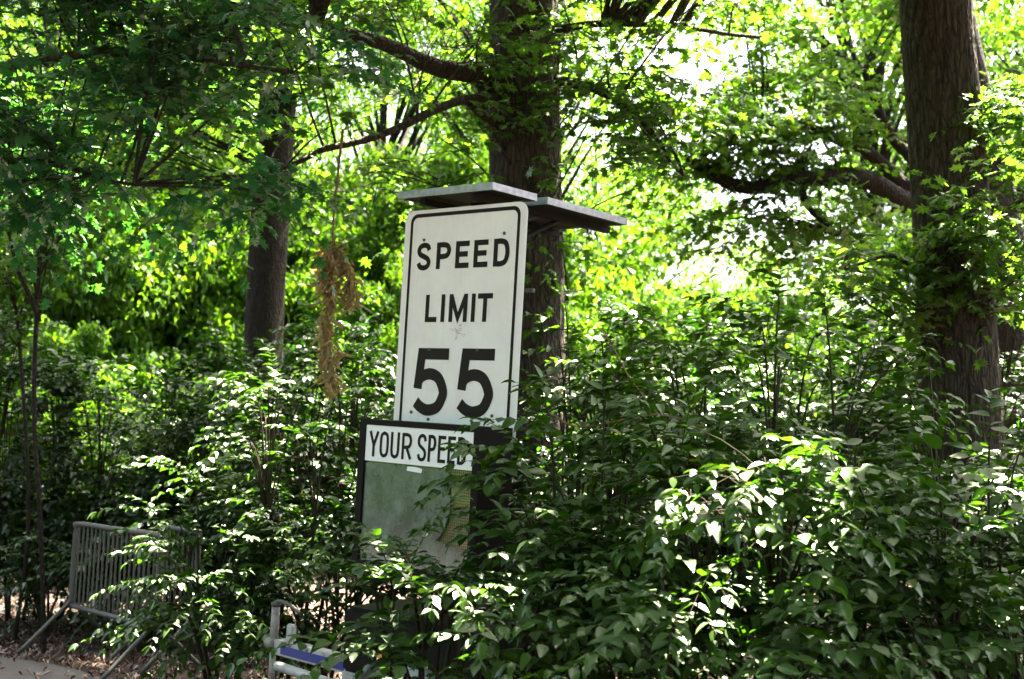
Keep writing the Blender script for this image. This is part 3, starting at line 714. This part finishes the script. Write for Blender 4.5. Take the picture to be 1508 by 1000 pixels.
# the thick trunk right behind the sign
x1 = P(772, 0, 9.5)
tree('oak_tree', 'stout brown trunk rising straight behind the speed limit sign', [gp(774, 9.5), P(773, 400, 9.5), P(772, 0, 9.5), P(775, -400, 9.5), P(782, -1000, 9.6)], [.31, .285, .28, .25, .10],
     limbs=[([P(735, 120, 9.45), P(700, 116, 9.25), P(640, 92, 9.0), P(540, 62, 8.6), P(470, 25, 8.3)], .095, .035),
            ([P(735, 150, 9.3), P(700, 142, 9.0), P(600, 182, 8.7), P(500, 215, 8.6), P(430, 240, 8.5), P(330, 265, 8.4)], .042, .012),
            ([P(815, 48, 9.4), P(900, 32, 9.3), P(1000, 42, 9.4), P(1120, 52, 9.6)], .035, .014),
            ([P(815, 120, 9.4), P(880, 130, 9.0), P(960, 200, 8.9), P(1010, 260, 8.9)], .045, .012),
            ([P(735, 190, 9.3), P(690, 150, 9.1), P(640, 160, 8.9)], .03, .012)],
     seg=80, ridge=.020, nr=34,
     masses=[(P(770, 150, 9.1), (.55, .25, .30), 9, 3, dict(per=(.2, .4), fans=2)), (P(600, 30, 8.7), (1.0, .8, .35), 10, 6), (P(540, 215, 8.7), (.9, .6, .3), 7, 5), (P(930, 20, 9.2), (1.0, .8, .45), 12, 4), (P(930, 200, 9.0), (.5, .6, .5), 8, 4)],
     leaf=.115, high=[((1.0, 6.7, 8.1), (4.6, 3.0, 1.8), 185, 10), ((0.8, 2.6, 8.4), (4.2, 3.0, 1.8), 75, 9)], singles=280)
# the furrowed trunk on the right
tree('oak_tree', 'grey-brown furrowed trunk leaning slightly, rising from the bushes right of the sign', [gp(1425, 9.0), P(1404, 450, 9.0), P(1396, 250, 9.0), P(1378, 0, 9.0), P(1350, -400, 9.0), P(1310, -1000, 9.2)], [.30, .262, .262, .25, .22, .09],
     limbs=[([P(1420, 330, 8.9), P(1460, 320, 8.5), P(1520, 290, 8.2)], .03, .012), ([P(1360, 400, 8.9), P(1300, 380, 8.6), P(1240, 395, 8.4)], .022, .008)],
     masses=[(P(1470, 340, 8.5), (.55, .5, .35), 14, 5, dict(per=(.25, .45))), (P(1540, 120, 8.7), (.32, .6, .6), 10, 4), (P(1270, 400, 8.5), (.5, .5, .22), 8, 4, dict(per=(.25, .45)))],
     leaf=.115, high=[((5.4, 6.8, 7.9), (3.9, 3.1, 1.8), 165, 10), ((5.4, 2.6, 8.0), (3.6, 3.0, 1.6), 60, 9)], seg=110, ridge=.021, nr=44, singles=220)
# slender tree on the left
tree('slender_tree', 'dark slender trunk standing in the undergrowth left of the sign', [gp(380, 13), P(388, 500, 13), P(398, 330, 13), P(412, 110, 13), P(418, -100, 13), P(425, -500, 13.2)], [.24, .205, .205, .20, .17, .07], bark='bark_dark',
     limbs=[([P(412, 150, 13), P(470, 120, 12.6), P(560, 100, 12.4)], .04, .015), ([P(405, 110, 13), P(330, 40, 12.6), P(250, 20, 12.4)], .05, .02)],
     masses=[(P(420, 40, 12.4), (1.2, .8, .4), 9, 4), (P(190, 160, 12.6), (1.2, 1.0, 1.0), 16, 4), (P(40, 100, 12.8), (1.2, .9, .9), 8, 3)],
     leaf=.125, high=[((-2.6, 13.2, 9.2), (4.6, 1.9, 1.5), 60, 8), ((-3.5, 19.6, 9.6), (5.5, 2.4, 1.2), 26, 6)])
# tree with great level limbs behind the right trunk
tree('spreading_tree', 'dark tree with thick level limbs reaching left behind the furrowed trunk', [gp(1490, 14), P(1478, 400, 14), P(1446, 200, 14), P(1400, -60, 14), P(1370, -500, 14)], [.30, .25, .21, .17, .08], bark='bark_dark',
     limbs=[([P(1480, 400, 14), P(1420, 345, 13.8), P(1330, 293, 13.5), P(1260, 262, 13.3), P(1180, 262, 13.1), P(1110, 276, 13.0), P(1040, 252, 12.9), P(970, 220, 12.8), P(900, 205, 12.7)], .14, .04),
            ([P(1480, 390, 14), P(1400, 320, 13.9), P(1330, 270, 13.8), P(1270, 222, 13.6), P(1200, 190, 13.4), P(1120, 180, 13.2)], .12, .04),
            ([P(1400, 322, 13.8), P(1345, 235, 13.7), P(1310, 195, 13.7), P(1270, 100, 13.6)], .10, .04),
            ([P(1180, 262, 13.1), P(1195, 310, 13.0), P(1240, 350, 12.9)], .05, .015)],
     masses=[(P(1180, 150, 13.2), (1.5, 1.0, .8), 22, 4), (P(1010, 180, 12.8), (.9, .9, .7), 13, 4), (P(1110, 330, 13.0), (.9, .7, .3), 9, 4), (P(1110, 235, 13.0), (.8, .6, .3), 10, 4), (P(1270, 320, 13.0), (.5, .6, .35), 6, 3), (P(1150, 20, 13.4), (1.8, 1.0, .7), 15, 4)],
     leaf=.13, mtl='leaf_oak', high=[((4.4, 13.0, 9.3), (2.4, 1.6, 1.4), 16, 6), ((4.5, 19.6, 9.8), (5.5, 2.2, 1.2), 40, 6)])
# maple overhanging from the left, trunk outside the picture
tree('maple_tree', 'maple with blue-green pointed leaves hanging low over the left side', [gp(-330, 8.6), P(-340, 300, 8.6), P(-350, -200, 8.6), P(-330, -900, 8.8)], [.26, .23, .2, .08],
     limbs=[([P(-330, 200, 8.6), P(-150, 130, 8.2), P(60, 90, 7.8), P(260, 80, 7.6), P(430, 110, 7.5)], .05, .012), ([P(-330, 60, 8.6), P(-120, 10, 8.2), P(120, -20, 7.9), P(380, 10, 7.7)], .05, .012), ([P(-330, 330, 8.6), P(-150, 280, 8.2), P(30, 240, 7.9), P(200, 270, 7.8)], .035, .010)],
     masses=[(P(90, 130, 7.8), (.9, .7, .40), 12, 5), (P(330, 60, 7.6), (.9, .7, .3), 10, 5), (P(420, 290, 7.7), (.22, .3, .16), 4, 3), (P(60, 260, 7.8), (.6, .6, .3), 8, 4), (P(200, -10, 7.8), (1.0, .7, .3), 12, 4)],
     leaf=.115, mtl='leaf_maple', high=[((-3.4, 5.6, 7.8), (3.6, 2.0, 1.6), 40, 8), ((-3.6, 2.8, 7.9), (3.4, 2.6, 1.6), 18, 8), ((-2.2, 11.8, 8.0), (1.9, 1.2, .8), 22, 8)], singles=280)  # last high mass is an unseen patch added to shade the road corner
# thin saplings at the far left
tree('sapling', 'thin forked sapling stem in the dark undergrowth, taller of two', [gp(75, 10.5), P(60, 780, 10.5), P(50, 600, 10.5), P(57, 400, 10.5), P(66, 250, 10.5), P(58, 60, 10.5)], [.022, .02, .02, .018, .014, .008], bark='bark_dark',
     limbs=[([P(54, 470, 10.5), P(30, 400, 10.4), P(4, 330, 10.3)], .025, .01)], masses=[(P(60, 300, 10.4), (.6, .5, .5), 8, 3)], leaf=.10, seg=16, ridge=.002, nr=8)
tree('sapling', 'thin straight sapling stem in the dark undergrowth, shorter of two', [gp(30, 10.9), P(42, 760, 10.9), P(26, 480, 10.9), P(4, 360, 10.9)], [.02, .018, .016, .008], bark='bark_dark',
     masses=[(P(-10, 380, 10.8), (.5, .5, .4), 7, 3)], leaf=.10, seg=16, ridge=.002, nr=8)

# ------------------------------------------------------------------ far trees and sunlit bushes
def far_crown(n, h, r, leafs, zc=0.58, seed=0):
    """leafy crown built of many lumps; returns mesh with the tree's base at the origin"""
    lv = Leaves(); wd_ = Buf()
    lumps = in_ellipsoid(n, 0.35) * np.array([r, r, h * 0.42]) + np.array([0, 0, h * zc])
    for c in lumps:
        o = np.array([0, 0, max(h * 0.2, c[2] - 0.25 * h)]); t = np.linspace(0, 1, 6)[:, None]
        mid = (o + c) / 2 + np.array([0, 0, 0.4]); wd_.tube((1 - t) ** 2 * o + 2 * t * (1 - t) * mid + t ** 2 * c, np.linspace(0.005 * h, 0.012, 6), 5, caps=False)
        k = leafs; p = in_ellipsoid(k, 0.3) * np.array([1, 1, 0.55]) * r * RG.uniform(0.16, 0.30)
        ax = RG.normal(0, 1, (k, 3)); ax[:, 2] -= 0.5
        lv.add(c + p, ax, np.array([0, 0, 1.0]) + RG.normal(0, 0.6, (k, 3)), RG.uniform(0.07, 0.135, k))
    wd_.tube(smooth_path([(0, 0, 0), (0.05, 0, h * .2), (-.05, .05, h * .4), (0, 0, h * (.95 if h > 6 else .5))]), np.linspace(0.012 * h, 0.03, 31), 10)
    return lv.done().mesh('crown', 'diamond'), wd_.mesh('trunk')
FAR = [far_crown(90, 12, 3.6, 500), far_crown(80, 14, 3.4, 500), far_crown(70, 10, 4.0, 500, 0.55), far_crown(80, 15, 4.0, 500, 0.92)]
FARB = [far_crown(55, 4.2, 2.3, 520, 0.5), far_crown(50, 3.4, 2.0, 520, 0.48)]
for w in FAR + FARB:
    w[0].materials.append(M['leaf_far']); w[1].materials.append(M['bark_dark'])
def far_tree(name, label, cat, x, y, i, s, rz, group, lib=FAR, sz=1.0):
    r = thing(name, label, cat, (x, y, float(height(x, y)) - 0.05), group); r.rotation_euler.z = rz; r.scale = (s, s, s * sz)
    put('crown', lib[i][0], None, r); put('trunk', lib[i][1], None, r)
def place(px):
    if px < 60: return 'behind the sapling stems'
    if px < 400: return 'between the saplings and the slender trunk'
    if px < 740: return 'between the slender trunk and the sign'
    if px < 1345: return 'between the sign and the furrowed trunk'
    return 'beyond the furrowed trunk'
for k, (px, d, i, s) in enumerate([(-250, 25, 0, 1.0), (-40, 30, 1, 1.0), (190, 27, 0, 1.0), (330, 33, 2, 1.1), (560, 28, 1, 0.95), (720, 34, 0, 1.1), (880, 31, 2, 1.0), (772, 26, 3, .95), (1290, 27, 3, 1.0), (1390, 30, 1, 1.1), (1620, 26, 0, 1.0), (1800, 30, 2, 1.0), (440, 44, 1, 1.2), (60, 46, 0, 1.2), (1500, 46, 1, 1.3), (1110, 42, 2, .85), (90, 21, 0, .9), (300, 22.5, 1, .85), (-120, 22, 1, .9)]):
    far_tree('background_tree', 'sunlit yellow-green tree in the wood beyond the undergrowth, ' + place(px), 'tree', P(px, 640, d)[0], d, i, s, k * 1.3, 'trees of the sunlit wood behind')
for k, (px, d, i, s, sz) in enumerate([(850, 16.5, 0, .95, 1.0), (960, 18, 0, 1.0, 1.0), (1080, 17, 1, 1.0, 1.05), (1200, 18.5, 0, .95, .9), (1310, 17.5, 1, 1.0, 1.1), (640, 18, 0, 1.0, 1.25), (520, 19, 1, 1.1, .9), (290, 18, 0, .9, .75), (160, 19.5, 1, 1.15, 1.6), (30, 18, 0, 1.05, .8), (-90, 19, 1, 1.1, 1.5), (1440, 19, 0, 1.1, 1.0), (1580, 18, 1, 1.1, 1.0), (230, 22, 0, 1.5, 1.2), (80, 23, 1, 1.7, 1.3), (400, 23, 1, 1.5, 1.5), (600, 22, 0, 1.3, 1.4), (-60, 22, 0, 1.5, 1.3), (840, 22, 1, 1.5, 1.2), (1180, 24, 1, 1.3, 1.1), (1400, 22, 0, 1.3, 1.2), (330, 16, 1, .6, 1.4), (120, 16, 1, .7, 1.5)]):
    far_tree('sunlit_bush', 'bright yellow-green bush in the sunny clearing, ' + place(px), 'bush', P(px, 640, d)[0], d, i, s, k * 2.1, 'sunlit bushes in the clearing', FARB, sz)
# the other side of the road, mirrored in the display window
for k, (x, y, i, s) in enumerate([(-10, -10, 0, 1.0), (-3.5, -13, 1, 1.0), (4.5, -13, 2, 1.0), (-15, -4, 1, .9), (12, -13, 0, 1.0), (-19, 1.0, 0, .8), (-22, 4.2, 3, .8), (-28, 3, 2, 1.1), (-29, 8, 0, 1.0), (-28, -5, 1, 1.1)]):
    far_tree('roadside_tree', 'tree across the road, seen only as a reflection in the display window', 'tree', x, y, i, s, k * 1.9 + .4, 'trees across the road')

for k, (x, y, i, s) in enumerate([(-12.5, 0.6, 0, .55), (-16, 2.2, 1, .7), (-19.5, 4.4, 0, .6), (-23, 6.0, 1, .8), (-14, -2.5, 1, .8)]):
    far_tree('roadside_bush', 'bush across the road, seen only as a reflection in the display window', 'bush', x, y, i, s, k * 1.7, 'bushes across the road', FARB)

# ------------------------------------------------------------------ shrubs
def sh(label, px, py, d, rad, tips, **kw): return shrub(label, P(px, py, d), rad, tips, **kw)
B = dict(singles=300)
sh('big-leaved shrub right of the display, arching sprays in full shade', 930, 770, 5.7, (.75, .55, .55), 48, **B)
sh('big-leaved shrub carrying the cluster of sunlit white-green leaves', 1150, 800, 5.3, (.75, .5, .58), 50, extra=[P(RG.uniform(1050, 1215), RG.uniform(675, 765), RG.uniform(4.5, 4.9)) for _ in range(18)], **B)
sh('big-leaved shrub below the furrowed trunk, drooping leaf sprays', 1400, 790, 5.4, (.75, .55, .62), 50, **B)
sh('tall shrub behind the sunlit leaf cluster with upright green shoots', 1120, 600, 7.0, (1.0, .7, .70), 52, **B)
sh('tall shrub wrapping the foot of the furrowed trunk', 1430, 650, 7.0, (.85, .7, .62), 38, singles=200)
sh('leafy shrub reaching up beside the edge of the speed limit sign', 870, 590, 7.7, (.42, .5, .72), 28, **B)
sh('low shrub under the bush with sunlit cluster, leaves close to the verge', 1060, 960, 4.7, (.75, .40, .24), 30, **B)
sh('low shrub with broad toothed leaves under the drooping sprays, furthest along the verge', 1400, 975, 4.7, (.75, .40, .24), 30, **B)
sh('young shrub with pale shoots growing up in front of the display window', 615, 862, 5.3, (.30, .22, .14), 12, shoots=4, singles=260, stems=5, leaf=.075)
sh('low leafy shrub hiding the trailer chassis and wheels', 690, 955, 5.0, (.42, .30, .22), 20, **B)
sh('leafy shrub hiding the side of the display housing', 790, 880, 5.5, (.30, .35, .36), 17, **B)
sh('slim leafy shrub pressed against the black side of the display housing', 792, 800, 6.0, (.09, .12, .20), 7, singles=200, stems=3, leaf=.085)
sh('shrub with small sunlit pale leaves between the barriers and the trailer', 318, 850, 8.5, (.52, .5, .75), 48, singles=300, leaf=.095)
sh('shrub with sunlit leaves close behind the left edge of the display', 440, 670, 8.8, (.65, .55, .72), 44, singles=240, leaf=.095)
D = dict(mtl='leaf_shade_tone', leaf=.10, name='understorey_shrub', shoots=5, shoot_len=(.25, .55))
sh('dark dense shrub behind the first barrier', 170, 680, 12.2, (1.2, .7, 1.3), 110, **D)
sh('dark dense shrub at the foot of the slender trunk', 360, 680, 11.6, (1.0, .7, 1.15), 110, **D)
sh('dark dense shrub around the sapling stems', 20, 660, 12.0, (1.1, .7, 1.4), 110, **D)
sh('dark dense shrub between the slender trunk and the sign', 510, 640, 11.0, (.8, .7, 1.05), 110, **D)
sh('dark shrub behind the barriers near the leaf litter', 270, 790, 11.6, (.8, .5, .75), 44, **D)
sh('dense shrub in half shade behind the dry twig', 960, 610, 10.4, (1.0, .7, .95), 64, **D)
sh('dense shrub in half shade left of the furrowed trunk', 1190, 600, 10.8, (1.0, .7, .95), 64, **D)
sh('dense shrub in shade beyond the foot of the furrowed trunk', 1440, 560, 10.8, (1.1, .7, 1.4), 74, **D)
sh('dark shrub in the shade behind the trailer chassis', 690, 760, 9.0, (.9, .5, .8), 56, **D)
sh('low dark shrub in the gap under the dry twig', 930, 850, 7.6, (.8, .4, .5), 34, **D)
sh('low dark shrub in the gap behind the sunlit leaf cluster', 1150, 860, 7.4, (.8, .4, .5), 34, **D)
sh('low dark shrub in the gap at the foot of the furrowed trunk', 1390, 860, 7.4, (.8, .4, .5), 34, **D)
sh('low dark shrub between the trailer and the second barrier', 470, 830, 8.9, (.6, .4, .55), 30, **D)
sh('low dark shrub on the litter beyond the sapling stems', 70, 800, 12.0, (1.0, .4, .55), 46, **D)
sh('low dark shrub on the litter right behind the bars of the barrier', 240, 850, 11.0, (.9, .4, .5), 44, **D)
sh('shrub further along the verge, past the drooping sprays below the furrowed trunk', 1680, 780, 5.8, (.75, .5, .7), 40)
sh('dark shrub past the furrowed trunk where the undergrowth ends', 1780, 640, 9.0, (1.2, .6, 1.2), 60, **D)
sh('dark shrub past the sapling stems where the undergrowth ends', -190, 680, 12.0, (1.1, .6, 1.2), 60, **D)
sh('small weedy plant at the left end of the first barrier', 60, 840, 11.2, (.25, .25, .35), 12, leaf=.07, name='weed', cat='weed', stems=3, shoots=3, mtl='leaf_shade_tone')

# ------------------------------------------------------------------ dead hanging branch, dry twig
b0 = P(490, 350, 8.3); root = thing('dead_branch', 'withered brown dead branch hanging upside down beside the slender trunk', 'dead branch', tuple(b0))
w = Buf(); lv = Leaves()
for pts in ([(505, 190), (497, 260), (490, 340), (494, 400), (480, 470), (484, 520), (487, 572)], [(492, 360), (512, 400), (516, 445)], [(488, 355), (478, 390), (484, 430)]):
    pth = smooth_path([P(x, y, 8.3 + RG.normal(0, .04)) for x, y in pts], 8) - b0
    w.tube(pth, np.linspace(.010, .003, len(pth)), 5)
    for q in (pth[18:] if len(pth) > 40 else pth[3:]):
        k = 8; ax = RG.normal(0, .45, (k, 3)) + np.array([0, 0, -1.0])
        lv.add(q + RG.normal(0, .028, (k, 3)), ax, RG.normal(0, 1, (k, 3)), RG.uniform(.05, .10, k))
put('stem', w.mesh('stem'), M['dry_twig'], root)
f = put('withered_foliage', lv.done().mesh('withered_foliage', 'curl'), M['leaf_dead'], root); f['kind'] = 'stuff'
b0 = P(850, 628, 5.9)
root = thing('dry_twig', 'bare reddish dry twig lying across the shrub right of the sign', 'twig', tuple(b0))
for pts, r0, r1 in (([(775, 570), (805, 605), (850, 628), (905, 622), (970, 611), (1030, 626), (1090, 652)], .006, .004), ([(970, 611), (930, 560), (905, 515), (880, 480)], .004, .002), ([(1040, 632), (1060, 660), (1082, 695)], .003, .0015), ([(1040, 632), (1050, 665), (1054, 690)], .003, .0015)):
    w = Buf(); pth = smooth_path([P(x, y, 5.9 - .0004 * (x - 850)) for x, y in pts], 6) - b0; w.tube(pth + RG.normal(0, .002, pth.shape), np.linspace(r0, r1, len(pth)), 6); put('twig_stem', w.mesh('twig_stem'), M['dry_twig'], root)

# ------------------------------------------------------------------ leaves: the ones that show become leaf objects, the rest one foliage part
LIB = {}
def leaf_mesh(kind, v, q, mtl):
    key = (kind, v, q, mtl)
    if key not in LIB:
        tv, tt = TEMPL[kind][v]; me = tri_mesh('leaf', tv, tt, np.full(len(tv), (q + 0.5) / 6)); me.materials.append(M[mtl]); LIB[key] = me
    return LIB[key]
cell = {}
for pi_, p in enumerate(PLANTS):
    u, v, d = project(p['lv'].loc + p['base'] + p['lv'].mat[:, :, 1] * 0.5)
    p['size_px'] = F_PX * p['lv'].size / d
    ok = np.where((u > 0) & (u < 1508) & (v > 0) & (v < 1000) & (d > 1))[0]
    for i in ok:
        key = (int(u[i] // 9), int(v[i] // 9)); c = cell.get(key)
        if c is None or d[i] < c[0]: cell[key] = (d[i], pi_, i)
vis = {}
for d, pi_, i in cell.values(): vis.setdefault(pi_, []).append(i)
for pi_, p in enumerate(PLANTS):
    lv = p['lv']; keep = np.ones(len(lv.loc), bool)
    pick = sorted(vis.get(pi_, []), key=lambda i: -p['size_px'][i])[:p['singles']]
    for i in pick:
        keep[i] = False
        o = bpy.data.objects.new('leaf', leaf_mesh(p['kind'], int(lv.var[i]), int(lv.rnd[i] * 5.99), p['mtl']))
        col.objects.link(o); o.parent = p['root']
        m4 = Matrix.Identity(4)
        for r_ in range(3):
            for c_ in range(3): m4[r_][c_] = lv.mat[i][r_][c_]
            m4[r_][3] = lv.loc[i][r_]
        o.matrix_basis = m4
    f = put(p['part'], lv.mesh(p['part'], p['kind'], keep), M[p['mtl']], p['root']); f['kind'] = 'stuff'
print('PLANTS', len(PLANTS), 'leaves', sum(len(p['lv'].loc) for p in PLANTS), 'tris', sum(len(m.polygons) for m in bpy.data.meshes))
